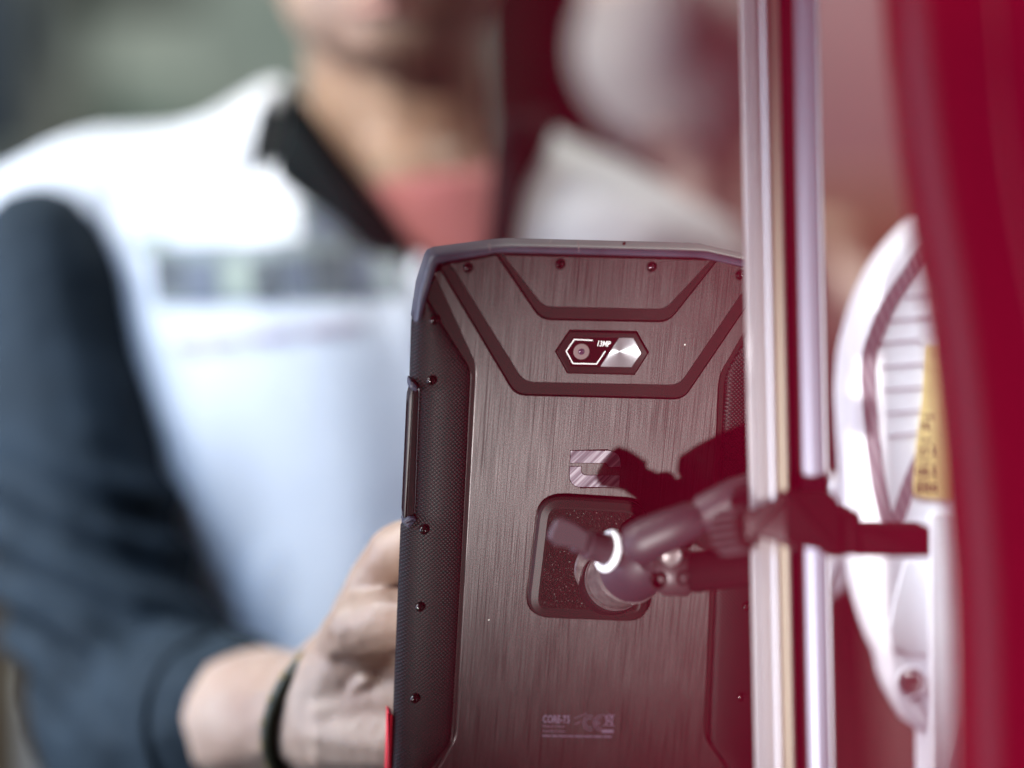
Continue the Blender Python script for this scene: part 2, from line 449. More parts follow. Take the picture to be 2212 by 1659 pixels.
inr = [(640, 1655), (700, 1630), (785, 1580), (800, 1572), (815, 1569), (1200, 1550), (1590, 1534), (1610, 1538), (1640, 1560), (1680, 1588), (1800, 1584)]
outr = [(640, 1696), (700, 1702), (1140, 1690), (1600, 1668), (1800, 1652)]
tpart('side_grip', grip(inr, outr, ys, -1), 'knurled_rubber', ang=60)
# port cover in the left edge, with its finger notches
bm = bmesh.new()
prism(bm, rounded(TP([(889, 838), (905, 846), (895, 1122), (873, 1135), (872, 1110), (883, 860)], -.004), .001), -.0125, -.0042, .0012)
pc = tpart('port_cover', bm, 'black_plastic')
bm = bmesh.new()
prism(bm, rounded(TP([(881, 868), (888, 862), (876, 1104), (870, 1108)], -.006), .0008), -.0115, -.0056, .0008)
tpart('latch_strip', bm, 'clamp_black', pc)
for pts in ([(886, 822), (905, 836), (903, 852), (884, 842)], [(869, 1132), (886, 1119), (905, 1124), (884, 1148)]):
    bm = bmesh.new(); prism(bm, rounded(TP(pts), .0012), -.010, -.0018, .0014); tpart('notch', bm, 'bumper_rubber', pc)
bm = bmesh.new(); prism(bm, rounded(TP([(841, 1548), (852, 1556), (848, 1690), (837, 1690)]), .0006), -.0125, -.0058, .0008)
tpart('action_key', bm, 'red_plastic', label='red key on the tablet edge')

# screws
for k, (a, b) in enumerate([(1010, 578), (1209, 570), (1407, 576), (1598, 594), (938, 692), (932, 823), (916, 1145), (907, 1312), (896, 1510), (1613, 1310), (1601, 1506), (1628, 1143)]):
    h = .0003 if k < 4 else .0001
    x, y = TL(a, b)
    bm = bmesh.new()
    prof = [(-.003, .00175), (h, .00175), (h+.0005, .00165), (h+.0009, .00135), (h+.00115, .0009), (h+.0012, .00055), (h+.0006, .00045)]
    lathe(bm, (x, y, 0), (0, 0, 1), prof, 20)
    s = tpart('screw', bm, 'screw_black', ang=60)
    bm = bmesh.new(); lathe(bm, (x, y, 0), (0, 0, 1), [(h-.0002, .0022), (h-.0001, .0022), (h-.00005, .0017)], 20)
    if k < 4: tpart('screw_well', bm, 'black_plastic', s)
    else: bm.free()

# camera window
hx = TP([(1201.5, 758.5), (1231.5, 714.5), (1373.5, 717.5), (1398.5, 761.5), (1369.5, 807), (1226.5, 804)])
win = TP([(1221, 758.5), (1237.5, 728), (1367.5, 729.5), (1384.5, 762.5), (1363.5, 792.5), (1232.5, 790)])
hx, win = ccw(hx), ccw(win)
st = max(range(6), key=lambda i: hx[i][1]+hx[i][0]); hx = hx[st:]+hx[:st]
st = max(range(6), key=lambda i: win[i][1]+win[i][0]); win = win[st:]+win[:st]
bm = bmesh.new(); prism(bm, inset(hx, -.0005), -.0005, .00006); tpart('window_gap', bm, 'screw_black')
bm = bmesh.new()
loft(bm, [[(x, y, z) for x, y in p] for p, z in ((hx, 0), (inset(hx, .0001), .0011), (inset(hx, .0004), .0013), (inset(win, -.0001), .0009), (win, .0003))], caps=(False, False))
cw = tpart('window_bezel', bm, 'satin_plastic', ang=25)
bm = bmesh.new(); prism(bm, TP([(1221, 758.5), (1237.5, 728), (1334.5, 729), (1293, 791.5), (1232.5, 790)]), .0002, .0005); gl = tpart('camera_glass', bm, 'lens_glass')
dpoly = ccw(TP([(1337, 729.5), (1367.5, 729.5), (1384.5, 762.5), (1363.5, 792.5), (1296, 791.7)]))
# spun disc: fan of thin facets with circular lathe grooves left to the gloss of each facet
m = MATS['spun_metal']; t = NT(m)
dc = TL(1338, 758.5)
tc = t.t.nodes.new('ShaderNodeTexCoord'); sb = t.n('ShaderNodeVectorMath', operation='SUBTRACT'); sb.inputs[1].default_value = (*dc, .0004)
t.l(tc.outputs['Object'], sb.inputs[0])
cr = t.n('ShaderNodeVectorMath', operation='CROSS_PRODUCT'); cr.inputs[0].default_value = (0, 0, 1); t.l(sb.outputs[0], cr.inputs[1])
nm = t.n('ShaderNodeVectorMath', operation='NORMALIZE'); t.l(sb.outputs[0], nm.inputs[0]); tangent(t, None, nm.outputs[0])
t.b.inputs['Anisotropic'].default_value = .8
bm = bmesh.new(); prism(bm, dpoly, .0002, .00055, .0001, 1); tpart('spun_disc', bm, 'spun_metal')
def polyline(bm, pts, wd, z0, z1):
    pts = [Vector(p) for p in pts]; L, Rr = [], []
    for i, p in enumerate(pts):
        a = (p-pts[i-1]).normalized() if i else None; b = (pts[i+1]-p).normalized() if i < len(pts)-1 else None
        n = Vector((0, 0))
        for e in (a, b):
            if e is not None: n += Vector((-e.y, e.x))
        n.normalize(); e = a or b
        k = wd/2/max(.5, n.dot(Vector((-e.y, e.x))))
        L.append(p+n*k); Rr.append(p-n*k)
    prism(bm, [tuple(p) for p in L+Rr[::-1]], z0, z1)
bm = bmesh.new(); polyline(bm, TP([(1280, 734.6), (1240, 732.6), (1222.6, 758), (1237, 784.4), (1288, 785.6), (1307, 758)]), .00036, .00045, .00056)
tpart('outline_print', bm, 'white_print', gl)
lx, ly = TL(1255.3, 759)
bm = bmesh.new(); lathe(bm, (lx, ly, 0), (0, 0, 1), [(.0004, .0030), (.00058, .0030), (.00060, .0028), (.00056, .0014)], 32); lr = tpart('lens_ring', bm, 'lens_ring', gl)
bm = bmesh.new(); lathe(bm, (lx, ly, 0), (0, 0, 1), [(.0004, .0013), (.0006, .0012), (.0008, .0008), (.0009, .0002)], 24); tpart('lens', bm, 'lens_core', gl)
def tablet_text(s, px, py, size, **kw):
    x, y = TL(px, py); return text_bm(s, size, Matrix.Translation((x, y, kw.pop('z', .0001))) @ Matrix.Rotation(R(kw.pop('rot', 0)), 4, 'Z'), **kw)
tpart('resolution_print', tablet_text('13MP', 1287, 746.8, .0030, bold=.000035, sx=.76, shear=.2, z=.00052), 'white_print', gl)

# emblem: two interlocked bent bars
def arc(cx, cy, rx, ry, a0, a1, n=7): return [(cx+rx*math.cos(R(a0+(a1-a0)*k/n)), cy-ry*math.sin(R(a0+(a1-a0)*k/n))) for k in range(n+1)]
Z3 = lambda pts: TP([(1106+a*.26667, 921.7+b*.26667) for a, b in pts])
up = [(475, 195), (780, 195)]+arc(780, 292, 100, 97, 90, 0)+[(880, 326), (786, 326)]+[(770, 302), (755, 292)]+[(472, 292)]
lo = [(468, 323), (558, 323), (558, 360)]+[(566, 380), (590, 394)]+[(870, 395), (868, 487), (550, 487)]+arc(550, 405, 82, 82, 270, 180)
for q in (up, lo):
    bm = bmesh.new(); prism(bm, inset(ccw(Z3(q)), -.00022), -.0002, .00004); tpart('emblem_seat', bm, 'screw_black')
    bm = bmesh.new(); prism(bm, Z3(q), 0, .00014); tpart('emblem_bar', bm, 'emblem_metal')

# regulatory print
tpart('model_print', tablet_text('CORE-T5', 1171.5, 1560.4, .0043, bold=.00009, sx=.62), 'grey_print')
tpart('origin_print', tablet_text('Designed in France', 1171.5, 1570, .00125, sx=.92), 'grey_print')
tpart('origin_print', tablet_text('Assembled in China', 1171.5, 1580.5, .00125, sx=.90), 'grey_print')
bm = bmesh.new(); x = 1171.5
while x < 1320:
    l_ = random.choice((7, 12, 18)); polyline(bm, TP([(x, 1589.3+(x-1171)*.014), (min(x+l_, 1322), 1589.3+(x+l_-1171)*.014)]), .00055, .00005, .0001); x += l_+2.5
tpart('small_print', bm, 'grey_print', kind='stuff')
Z8 = lambda pts: TP([(1142.9+a*.1, 1519+b*.1) for a, b in pts])
bm = bmesh.new()
for r_ in (100, 160): polyline(bm, Z8([(1190+100*.62+a, b) for a, b in [(x_-1190, y_) for x_, y_ in arc(1250, 425, r_*.9, r_, 60, 300, 14)]]), .0002, .00005, .0001)
polyline(bm, Z8([(980, 465), (1110, 395)]), .0002, .00005, .0001); polyline(bm, Z8([(980, 330), (1250, 215)]), .0002, .00005, .0001)
tpart('compliance_mark', bm, 'grey_print')
bm = bmesh.new()
for r_ in (110, 165): polyline(bm, Z8(arc(1550, 425, r_*.95, r_, 80, 280, 14)), .0002, .00005, .0001)
polyline(bm, Z8([(1420, 400), (1520, 400), (1520, 455), (1420, 455)]), .0002, .00005, .0001)
tpart('conformity_mark', bm, 'grey_print')
bm = bmesh.new()
for q in ([(1660, 290), (1680, 480), (1790, 480), (1810, 290), (1640, 290)], [(1610, 240), (1840, 500)], [(1850, 240), (1600, 500)], [(1670, 270), (1740, 245), (1800, 270)], [(1690, 400), (1790, 400)]):
    polyline(bm, Z8(q), .0003, .00005, .0001)
tpart('bin_mark', bm, 'grey_print')
bm = bmesh.new(); prism(bm, Z8([(1580, 572), (1825, 572), (1822, 636), (1575, 636)]), .00005, .0001); tpart('bin_bar', bm, 'grey_print')

# ================================================================== MOUNT
mnt = thing('tablet_mount', 'jointed black mount arm with T-knob joining the tablet back to the pole', 'mount', loc=TW(1275, 1210, 0))
def mpart(name, bm, material, parent=None, **kw): return part(name, bm, material, parent or mnt, **kw)
def tform(bm): bmesh.ops.transform(bm, matrix=TM, verts=bm.verts); return bm
pl_ = [(1168, 1072), (1400, 1086), (1404, 1346), (1137, 1335)]
plate = rounded(ccw(TP(pl_, .004)), .0095, 8)
bm = bmesh.new(); prism(bm, inset(plate, -.0005), .0001, .0005); mpart('plate_gasket', tform(bm), 'screw_black')
bm = bmesh.new()
q1, q2 = inset(plate, .0035), inset(plate, .0046)
loft(bm, [[(x, y, z) for x, y in p] for p, z in ((plate, .0004), (plate, .0026), (inset(plate, .0009), .0036), (q1, .0043), (q2, .0040))])
bp = mpart('adhesive_plate', tform(bm), 'satin_plastic', ang=30)
bm = bmesh.new(); prism(bm, inset(plate, .0044), .0030, .0042); mpart('plate_face', tform(bm), 'sparkle_plastic', bp)
# swivel base and barrel
c0 = TW(1290, 1245, .004)
bm = bmesh.new(); lathe(bm, TW(1306, 1228, .0042), TN, [(-.002, .0118), (.0004, .0118), (.001, .0112), (.0012, .002)], 48); mpart('swivel_disc', bm, 'mount_metal')
ax0, ax1 = TW(1316, 1262, .005), TW(1412, 1196, .046)
axd = (ax1-ax0).normalized(); L = (ax1-ax0).length
bm = bmesh.new(); lathe(bm, ax0, axd, [(-.004, .0112), (0, .0120), (.002, .0124), (.004, .0122), (.0045, .0110)], 48); mpart('barrel_ring', bm, 'mount_plastic')
bm = bmesh.new(); lathe(bm, ax0, axd, [(.003, .0112), (.006, .0118), (.0068, .0118), (.007, .0110), (.008, .0110), (.0082, .0116), (.0175, .0112), (.018, .0104)], 48); mpart('barrel', bm, 'mount_metal')
bm = bmesh.new(); lathe(bm, ax0, axd, [(.016, .0102), (.0185, .0102), (.0210, .0102), (.0220, .0122), (.0226, .0126), (.0236, .0124), (.036, .0124), (.043, .0106), (.047, .007)], 48); sk = mpart('ball_socket', bm, 'mount_grey')
bm = bmesh.new(); lathe(bm, ax0, axd, [(.0215, .0120), (.0222, .0130), (.0232, .0130), (.0238, .0120)], 48); mpart('socket_rim', bm, 'mount_metal', sk)
# T-knob with white washer
k0, k1 = TW(1340, 1196, .040), TW(1270, 1176, .044)
kd = (k1-k0).normalized()
bm = bmesh.new()
wc = TW(1314, 1190, .0415)
u_ = kd.orthogonal().normalized(); v_ = kd.cross(u_)
sweep(bm, [wc+(u_*math.cos(a)+v_*math.sin(a))*.0066 for a in [2*math.pi*k/40 for k in range(41)]], .0014, 10, caps=False); mpart('washer', bm, 'white_nylon', ang=60)
bm = bmesh.new(); lathe(bm, k0, kd, [(0, .0040), (.0052, .0050), (.0056, .0057), (.0150, .0053), (.0155, .0045), (.02, .0040)], 32); kn = mpart('knob_shaft', bm, 'knob_grey')
bm = bmesh.new()
wing = [(1276, 1150), (1240, 1126), (1214, 1116), (1200, 1122), (1186, 1148), (1183, 1162), (1196, 1178), (1236, 1184), (1268, 1196)]
A = [TW(a, b, .049) for a, b in wing]; B = [TW(a, b, .041) for a, b in wing]; cA = sum(A, Vector())/len(A)
loft(bm, [[p.lerp(cA, .12)-TN*0 for p in B], B, [p-TN*0 for p in A], [p.lerp(cA, .14)+TN*.0012 for p in A]])
mpart('knob_wing', bm, 'knob_grey', kn, ang=30)
# arm
bm = bmesh.new()
arm = [(1352, 1186, .050), (1366, 1180, .051), (1400, 1164, .053), (1450, 1142, .056), (1495, 1122, .058), (1510, 1115, .058)]
sweep(bm, [TW(*p) for p in arm], [.0040, .0076, .0082, .0076, .0068, .0054], 24, up=TN); mpart('socket_arm', bm, 'mount_grey', ang=60)
bm = bmesh.new(); sweep(bm, [TW(1505, 1118, .055), TW(1522, 1110, .056), TW(1590, 1078, .060), TW(1640, 1060, .060)], [.0056, .0074, .0078, .0070], 24, up=TN); mpart('elbow_joint', bm, 'mount_grey')
bm = bmesh.new(); lathe(bm, TW(1538, 1146, .052), TW(1545, 1146, .060)-TW(1538, 1146, .052), [(-.01, .0072), (.004, .0072), (.006, .0056)], 24); mpart('elbow_pin', bm, 'mount_plastic')
bm = bmesh.new(); sweep(bm, [TW(1404, 1214, .042), TW(1418, 1222, .042), TW(1450, 1234, .043), TW(1488, 1238, .045), TW(1500, 1238, .046)], [.0050, .0082, .0094, .0086, .0060], 28, up=TN); cb = mpart('lower_clevis', bm, 'knuckle_grey', ang=60)
bm = bmesh.new(); sweep(bm, [TW(1480, 1236, .045), TW(1500, 1236, .046), TW(1570, 1228, .052), TW(1640, 1222, .056)], [.0066, .0076, .0074, .0070], 24, up=TN); mpart('clevis_rod', bm, 'clamp_black', cb, ang=60)
bm = bmesh.new(); lathe(bm, TW(1449, 1198, .052), TN, [(-.005, .0042), (.001, .0040), (.0022, .0032), (.0028, .0012)], 24); mpart('pivot_screw', bm, 'bolt_steel', cb)
for a, b in ((1420, 1254), (1474, 1246)):
    bm = bmesh.new(); lathe(bm, TW(a, b, .0510), TN, [(-.004, .0027), (.0020, .0027), (.0022, .0020), (-.001, .0018)], 20); mpart('hex_socket', bm, 'screw_black', cb)
# ribbed thumb nut
bm = bmesh.new(); nd = TW(1618, 1142, .088)-TW(1552, 1152, .080); n0 = TW(1552, 1152, .080)
lathe(bm, n0, nd, [(0, .0052), (.0008, .0062), (nd.length-.0008, .0062), (nd.length, .0052)], 28); tn_ = mpart('thumb_nut', bm, 'mount_plastic')
u_ = nd.normalized().orthogonal(); v_ = nd.normalized().cross(u_)
for k in range(16):
    a = 2*math.pi*k/16; d_ = (u_*math.cos(a)+v_*math.sin(a))
    bm = bmesh.new(); sweep(bm, [n0+d_*.0063+nd*.10, n0+d_*.0063+nd*.90], .0007, 6); mpart('rib', bm, 'knuckle_grey', tn_)
# clamp round the pole
PY = .852                                    # pole axis distance
yf = PY-.021                                 # front of the clamp
def slab(pts, y0, y1, bev=.0015, r=.001):
    """plate facing the camera: outline measured at y0, its real depth to y1"""
    P = [V(a, b, y0) for a, b in pts]; q = rounded(ccw([(p.x, p.z) for p in P]), r, 3)
    bm = bmesh.new(); prism(bm, q, -y1, -y0, bev)
    for v in bm.verts: v.co = Vector((v.co.x, -v.co.z, v.co.y))
    return bm
bm = slab([(1606, 1112), (1650, 1094), (1700, 1065), (1716, 1060), (1716, 1196), (1690, 1176), (1640, 1162), (1606, 1172)], yf+.002, yf+.010, .002, .002)
mpart('clamp_arm', bm, 'knuckle_grey', ang=50)
bm = slab([(1696, 1060), (1778, 1058), (1806, 1068), (1820, 1106), (1822, 1198), (1790, 1207), (1776, 1188), (1720, 1182), (1694, 1176)], yf, PY+.022, .003, .002)
mpart('clamp_jaw', bm, 'clamp_black')
bm = slab([(1812, 1108), (1852, 1104), (1858, 1112), (1860, 1200), (1812, 1202)], yf+.004, PY+.018, .0015); mpart('clamp_step', bm, 'clamp_black')
bm = slab([(1850, 1136), (2007, 1137), (2008, 1204), (1850, 1203)], yf+.006, PY+.012, .001, .0006); mpart('clamp_bar', bm, 'clamp_black')

# ================================================================== POLE
pole = thing('metal_pole', 'upright satin aluminium profile pole with a dark slot down its front', 'pole', loc=(V(1690, 829, PY).x, PY, .6))
def pole_x(px): return px
def pole_part(name, prof, material, top=(0, -300), bot=(36, 2000)):
    """prof: list of (px offset, metres in front of the axis); the profile runs the height of the pole"""
    bm = bmesh.new(); rings = []
    for y, dx in ((-420, -11), (829, 14), (2100, 40)):
        rings.append([V(1660+a+dx, y, PY)+Vector((0, -b, 0)) for a, b in prof])
    loft(bm, rings); return part(name, bm, material, pole, ang=20)
def crv(x0, x1, z0, bulge, n=8): return [(x0+(x1-x0)*k/n, z0+bulge*math.sin(math.pi*k/n)) for k in range(n+1)]
pole_part('round_rail', crv(-60, -44, .004, .004)[:-1]+crv(-44, -31, .009, .0022, 6)+crv(-28, -3, .0105, .0030)+[(-1, .0095), (-1, -.010), (-40, -.012), (-60, -.004)], 'pole_metal')
pole_part('cream_reflection', crv(-.5, 17, .0100, .0032)+[(20, .006), (20, -.010), (-.5, -.010)], 'pole_reflection')  # reflected cream band modelled as its own coloured strip
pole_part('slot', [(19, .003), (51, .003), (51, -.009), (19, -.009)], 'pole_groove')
pole_part('flat_rail', crv(50, 92, .008, .0014)+[(94, .0058), (94, -.010), (50, -.010)], 'pole_blue_reflection')
pole_part('edge_sheen', [(94.5, .004), (97, .0072), (101, .0082), (105, .0072), (108, .004), (107, -.010), (94.5, -.010)], 'pole_sheen')  # bright sheen streak shaped as a white ridge

# ================================================================== WHITE DEVICE
DY = .985
dev = thing('white_device', 'glossy white plastic housing with grey striped trim and yellow sticker', 'device', loc=V(2000, 1700, DY+.03))
def spline(pts, n=6):
    out = []
    for i in range(len(pts)-1):
        p0, p1, p2, p3 = [Vector(pts[max(0, min(len(pts)-1, k))]) for k in (i-1, i, i+1, i+2)]
        for k in range(n):
            s = k/n; out.append(tuple(.5*((2*p1)+(p2-p0)*s+(2*p0-5*p1+4*p2-p3)*s*s+(3*p1-p0-3*p2+p3)*s**3)))
    out.append(tuple(pts[-1])); return out
left = spline([(2085, 440), (2030, 447), (1980, 474), (1915, 545), (1870, 625), (1838, 735), (1829, 810), (1827, 870), (1838, 1040), (1850, 1215), (1868, 1310), (1893, 1385), (1915, 1428)], 4)+[(1922, 1450), (1928, 1480), (1940, 1510), (1962, 1546), (1984, 1580), (1997, 1588), (2020, 1582), (2085, 1566)]
P = [V(a+11*max(0.0, min(1.0, (2000-a)/120)), b, DY) for a, b in left]+[V(2240, 1560, DY), V(2260, 900, DY), V(2200, 470, DY)]
poly = ccw([(p.x, p.z) for p in P])
bm = bmesh.new(); rings = []
for ins, y in ((.002, .055), (.0, .048), (.0, .010), (.0006, .006), (.0016, .0032), (.0030, .0014), (.0046, .0004), (.0056, 0.0)):
    q = inset(poly, ins) if ins else poly
    rings.append([(x, DY+y, z) for x, z in q])
loft(bm, rings)
part('housing', bm, 'white_shell', dev, ang=60)
def dslab(name, pts, material, z0=.0005, z1=-.0015, bev=.0004, parent=dev, r=.0005):
    bm = slab(pts, DY+z1, DY+z0, bev, r); return part(name, bm, material, parent, ang=40)
def ribbon(path, wd):
    L, Rr = [], []
    for i, p in enumerate(path):
        a = Vector(path[max(0, i-1)]); b = Vector(path[min(len(path)-1, i+1)]); e = (b-a).normalized(); n = Vector((-e.y, e.x))
        L.append(tuple(Vector(p)+n*wd/2)); Rr.append(tuple(Vector(p)-n*wd/2))
    return L+Rr[::-1]
def strip(name, path, wd, front):
    """band laid along a path on the housing, with square edges"""
    bm = bmesh.new(); L = ribbon(path, wd); n = len(path); rings = []
    for k in range(n):
        l_, r_ = L[k], L[2*n-1-k]
        rings.append([V(*l_, DY)+Vector((0, .001, 0)), V(*l_, DY)-Vector((0, front, 0)), V(*r_, DY)-Vector((0, front, 0)), V(*r_, DY)+Vector((0, .001, 0))])
    loft(bm, rings); part(name, bm, 'hatched_trim', dev, ang=30)
strip('trim_band', spline([(2080, 490), (2000, 548), (1930, 640), (1893, 720), (1877, 780), (1879, 870), (1892, 1000), (1908, 1090), (1926, 1160)], 5), 30, .0015)
strip('trim_branch', spline([(1930, 1150), (1955, 1075), (1980, 1010), (2020, 930), (2080, 850)], 5), 29, .0012)
for k, (x0, x1, y) in enumerate([(1955, 2030, 636), (1922, 2020, 686), (1904, 1990, 735), (1904, 2020, 786), (1910, 2020, 836), (1915, 2010, 886), (1920, 1990, 936)]):
    dslab('vent_line', [(x0, y+5), (x1, y-4), (x1, y+1), (x0, y+10)], 'vent_grey', z1=-.0008, bev=.0002)
dslab('lower_rib', [(1958, 1205), (1990, 1215), (2030, 1215), (2030, 1420), (1930, 1410), (1922, 1360), (1935, 1290)], 'white_shell', z0=.004, z1=-.0022, bev=.0018, r=.004)
fl = slab([(2014, 1110), (2220, 1110), (2220, 1760), (2018, 1760)], DY-.012, DY+.03, .002, .002); part('side_flange', fl, 'white_shell', dev)
st_ = dslab('sticker', [(2006, 745), (1995, 860), (1982, 960), (1974, 1055), (1978, 1072), (2010, 1077), (2070, 1080), (2090, 745)], 'label_yellow', z1=-.0022, bev=.0001)
for s, x, y, sz in (('Nom', 1999, 905, .0026), ('FII', 1991, 930, .0046), ('Date', 1990, 955, .0026), ('27.2', 1986, 985, .0052), ('Code', 1984, 1002, .0026), ('08.2', 1982, 1030, .0056), ('Ident', 1981, 1045, .0026), ('8400', 1980, 1066, .0052)):
    part('sticker_print', text_bm(s, sz, Matrix.Translation(V(x, y, DY-.0023)) @ Matrix.Rotation(R(90), 4, 'X') @ Matrix.Rotation(R(4), 4, 'Z'), bold=sz*.03, sx=.9), 'black_ink', st_)
bc = V(1970, 1473, DY)
bm = bmesh.new(); lathe(bm, bc+Vector((0, .0002, 0)), (0, -1, 0), [(0, .0066), (.0026, .0062), (.003, .0057), (.0012, .0052), (.0004, .0050)], 36); bl = part('bolt_rim', bm, 'white_shell', dev)
bm = bmesh.new(); lathe(bm, bc, (0, -1, 0), [(.0003, .0051), (.0009, .0051), (.0010, .0046)], 36); part('bolt_well', bm, 'vent_grey', bl)
bm = bmesh.new(); lathe(bm, bc, (0, -1, 0), [(.0008, .0044), (.0020, .0042), (.0026, .0034), (.0026, .0023), (.0012, .0020)], 28); part('bolt', bm, 'bolt_steel', bl)
for pts in ([(1800, 1030), (1830, 1035), (1850, 1090), (1850, 1110), (1792, 1110), (1788, 1060)], [(1770, 1190), (1836, 1190), (1834, 1270), (1815, 1285), (1790, 1300), (1772, 1310)]):
    dslab('hinge_bracket', pts, 'white_shell', z0=.09, z1=.06, bev=.004, r=.004)

# ================================================================== RED FRAME IN FRONT
RY = .70
red = thing('red_frame', 'glossy red curved tube frame close to the lens', 'frame', loc=V(2200, 1700, RY))
edge = spline([(1880, -400), (1908, 0), (1926, 200), (1956, 420), (1990, 610), (2022, 850), (2046, 1100), (2060, 1350), (2066, 1660), (2068, 2000)], 5)
RR = .036
bm = bmesh.new()
sweep(bm, [V(a, b, RY+.02)+Vector((RR*.98, 0, 0)) for a, b in edge], RR, 64, up=(0, -1, 0)); part('front_tube', bm, 'red_lacquer', red, ang=60)
bm = bmesh.new()
e2 = spline([(2120, -300), (2140, 0), (2163, 260), (2190, 450), (2225, 640), (2270, 900)], 5)
sweep(bm, [V(a, b, RY-.013) for a, b in e2], .0016, 10); part('seam_strip', bm, 'seam_rubber', red)
# added tube beside the lens, out of view; its blur makes the red veil
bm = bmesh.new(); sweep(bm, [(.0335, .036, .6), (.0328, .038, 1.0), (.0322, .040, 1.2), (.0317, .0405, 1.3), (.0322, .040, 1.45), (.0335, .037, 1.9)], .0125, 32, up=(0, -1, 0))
part('veil_tube', bm, 'veil_red', red, ang=60)

# ================================================================== MAN
TY = 1.3
man = thing('person', 'person in white vest with navy sleeves reaching a bare hand to the tablet', 'person', loc=V(850, 1900, TY))
# skin: head, neck, forearm and hand in one mesh
bm = bmesh.new()
ell(bm, V(835, -190, 1.31), (.068, .082, .090)); ell(bm, V(838, -25, 1.285), (.0575, .054, .043)); ell(bm, V(845, 50, 1.262), (.032, .027, .024))
ell(bm, V(838, -75, 1.226), (.013, .019, .016)); bone(bm, V(838, -200, 1.236), .007, V(838, -80, 1.222), .010); bone(bm, V(730, -255, 1.243), .008, V(946, -255, 1.243), .008); ell(bm, V(545, -150, 1.315), (.008, .018, .028)); ell(bm, V(1120, -150, 1.315), (.008, .018, .028)); ell(bm, V(842, 0, 1.238), (.024, .012, .006))
bone(bm, V(846, 40, 1.325), .049, V(868, 470, 1.34), .053)
bone(bm, V(868, 430, 1.31), .044, V(900, 760, 1.33), .065)
chain(bm, [V(900, 760, 1.33), V(500, 560, 1.33), V(130, 560, 1.30)], [.065, .06, .042])
chain(bm, [V(130, 560, 1.30), V(150, 1100, 1.25), V(290, 1610, 1.20)], [.042, .036, .033])
wr = V(668, 1545, 1.025)
chain(bm, [V(290, 1610, 1.20), V(470, 1572, 1.11), V(570, 1552, 1.065), wr], [.033, .0345, .0325, .0258])
chain(bm, [wr, V(735, 1500, 1.008), V(790, 1420, .990)], [.0258, .0272, .0222])
chain(bm, [wr, V(745, 1570, 1.003), V(835, 1560, .987)], [.0252, .0262, .0208])
body = fuse(bm, .0042, 5)
# bare hand details at a finer grain
bh = bmesh.new()
chain(bh, [V(640, 1548, 1.035), wr, V(735, 1500, 1.008), V(792, 1408, .990)], [.0272, .0262, .0262, .0195])
chain(bh, [wr, V(750, 1570, 1.003), V(845, 1570, .987), V(880, 1560, .982)], [.0258, .0258, .0205, .018])
fingers = [([V(772, 1340, .990), V(800, 1262, .974), V(852, 1192, .960), V(900, 1165, .952), V(965, 1190, .945)], [.0120, .0102, .0112, .0098, .0085]),
           ([V(760, 1392, .985), V(784, 1352, .968), V(850, 1335, .955), V(910, 1335, .948), V(985, 1350, .944)], [.0150, .0142, .0122, .0108, .0088]),
           ([V(752, 1530, .996), V(800, 1516, .987), V(870, 1506, .977), V(950, 1500, .966)], [.0215, .0180, .0165, .0140]),
           ([V(760, 1580, .994), V(815, 1590, .984), V(880, 1600, .974), V(950, 1610, .964)], [.0225, .0205, .0180, .0150])]
for p, r_ in fingers: chain(bh, p, r_)
for a_, b_ in ((V(700, 1500, .985), V(772, 1370, .972)), (V(716, 1540, .982), V(800, 1455, .966))):   # tendons
    bone(bh, a_, .0022, b_, .0030)
bh = fuse(bh, .0014, 2)
def crease(vs, a, b, wd, dp):            # a fold in the skin from a to b, seen from the front
    ab = b-a
    for v in vs:
        t_ = max(0.0, min(1.0, (v.co-a).dot(ab)/ab.length_squared)); q = v.co-(a+ab*t_); q.y *= .35
        d_ = q.length
        if d_ < wd: v.co.y += dp*(1-(d_/wd)**2)**2*math.sin(math.pi*(.12+.76*t_))
bh.verts.ensure_lookup_table()
for a_, b_, wd, dp in ((V(738, 1432, .972), V(842, 1444, .955), .0075, .0085), (V(755, 1448, .970), V(825, 1455, .956), .0035, .0030), (V(800, 1292, .962), V(862, 1282, .948), .0045, .0042),
                       (V(790, 1240, .964), V(836, 1215, .952), .0022, .0016), (V(835, 1325, .950), V(868, 1372, .944), .0024, .0018), (V(812, 1335, .955), V(850, 1400, .948), .0020, .0014),
                       (V(700, 1440, .985), V(715, 1560, .985), .0025, .0014), (V(690, 1450, .99), V(700, 1600, .99), .0020, .0010)):
    crease(bh.verts, a_, b_, wd, dp)
me = bpy.data.meshes.new('t'); bh.to_mesh(me); bh.free(); body.from_mesh(me); bpy.data.meshes.remove(me)
body = fuse(body, .0016, 1)
body.normal_update()
for v in body.verts: v.co += v.normal*(.0006*noise.noise(v.co*70)+.0003*noise.noise(v.co*190))
part('skin', body, 'skin', man, ang=180)
for ex in (728, 948):
    bm = bmesh.new(); ell(bm, V(ex, -198, 1.246), (.0125, .0115, .0085)); e_ = part('eye', bm, 'white_nylon', man)
    bm = bmesh.new(); ell(bm, V(ex, -198, 1.2365), (.0055, .003, .0055)); part('iris', bm, 'dark_hair', e_)
    bm = bmesh.new(); sweep(bm, [V(ex-62, -240, 1.240), V(ex, -262, 1.233), V(ex+62, -246, 1.240)], .0028, 8); part('eyebrow', bm, 'dark_hair', man)
bm = bmesh.new(); sweep(bm, [V(750, 18, 1.234), V(842, 8, 1.226), V(930, 18, 1.234)], [.002, .0045, .002], 8, flat=.7); part('lips', bm, 'lip_skin', man)
bm = bmesh.new(); ell(bm, V(838, -300, 1.335), (.0735, .083, .078)); ell(bm, V(838, -230, 1.36), (.071, .060, .075))
part('hair', fuse(bm, .004, 4, .004, 35), 'dark_hair', man, ang=180)
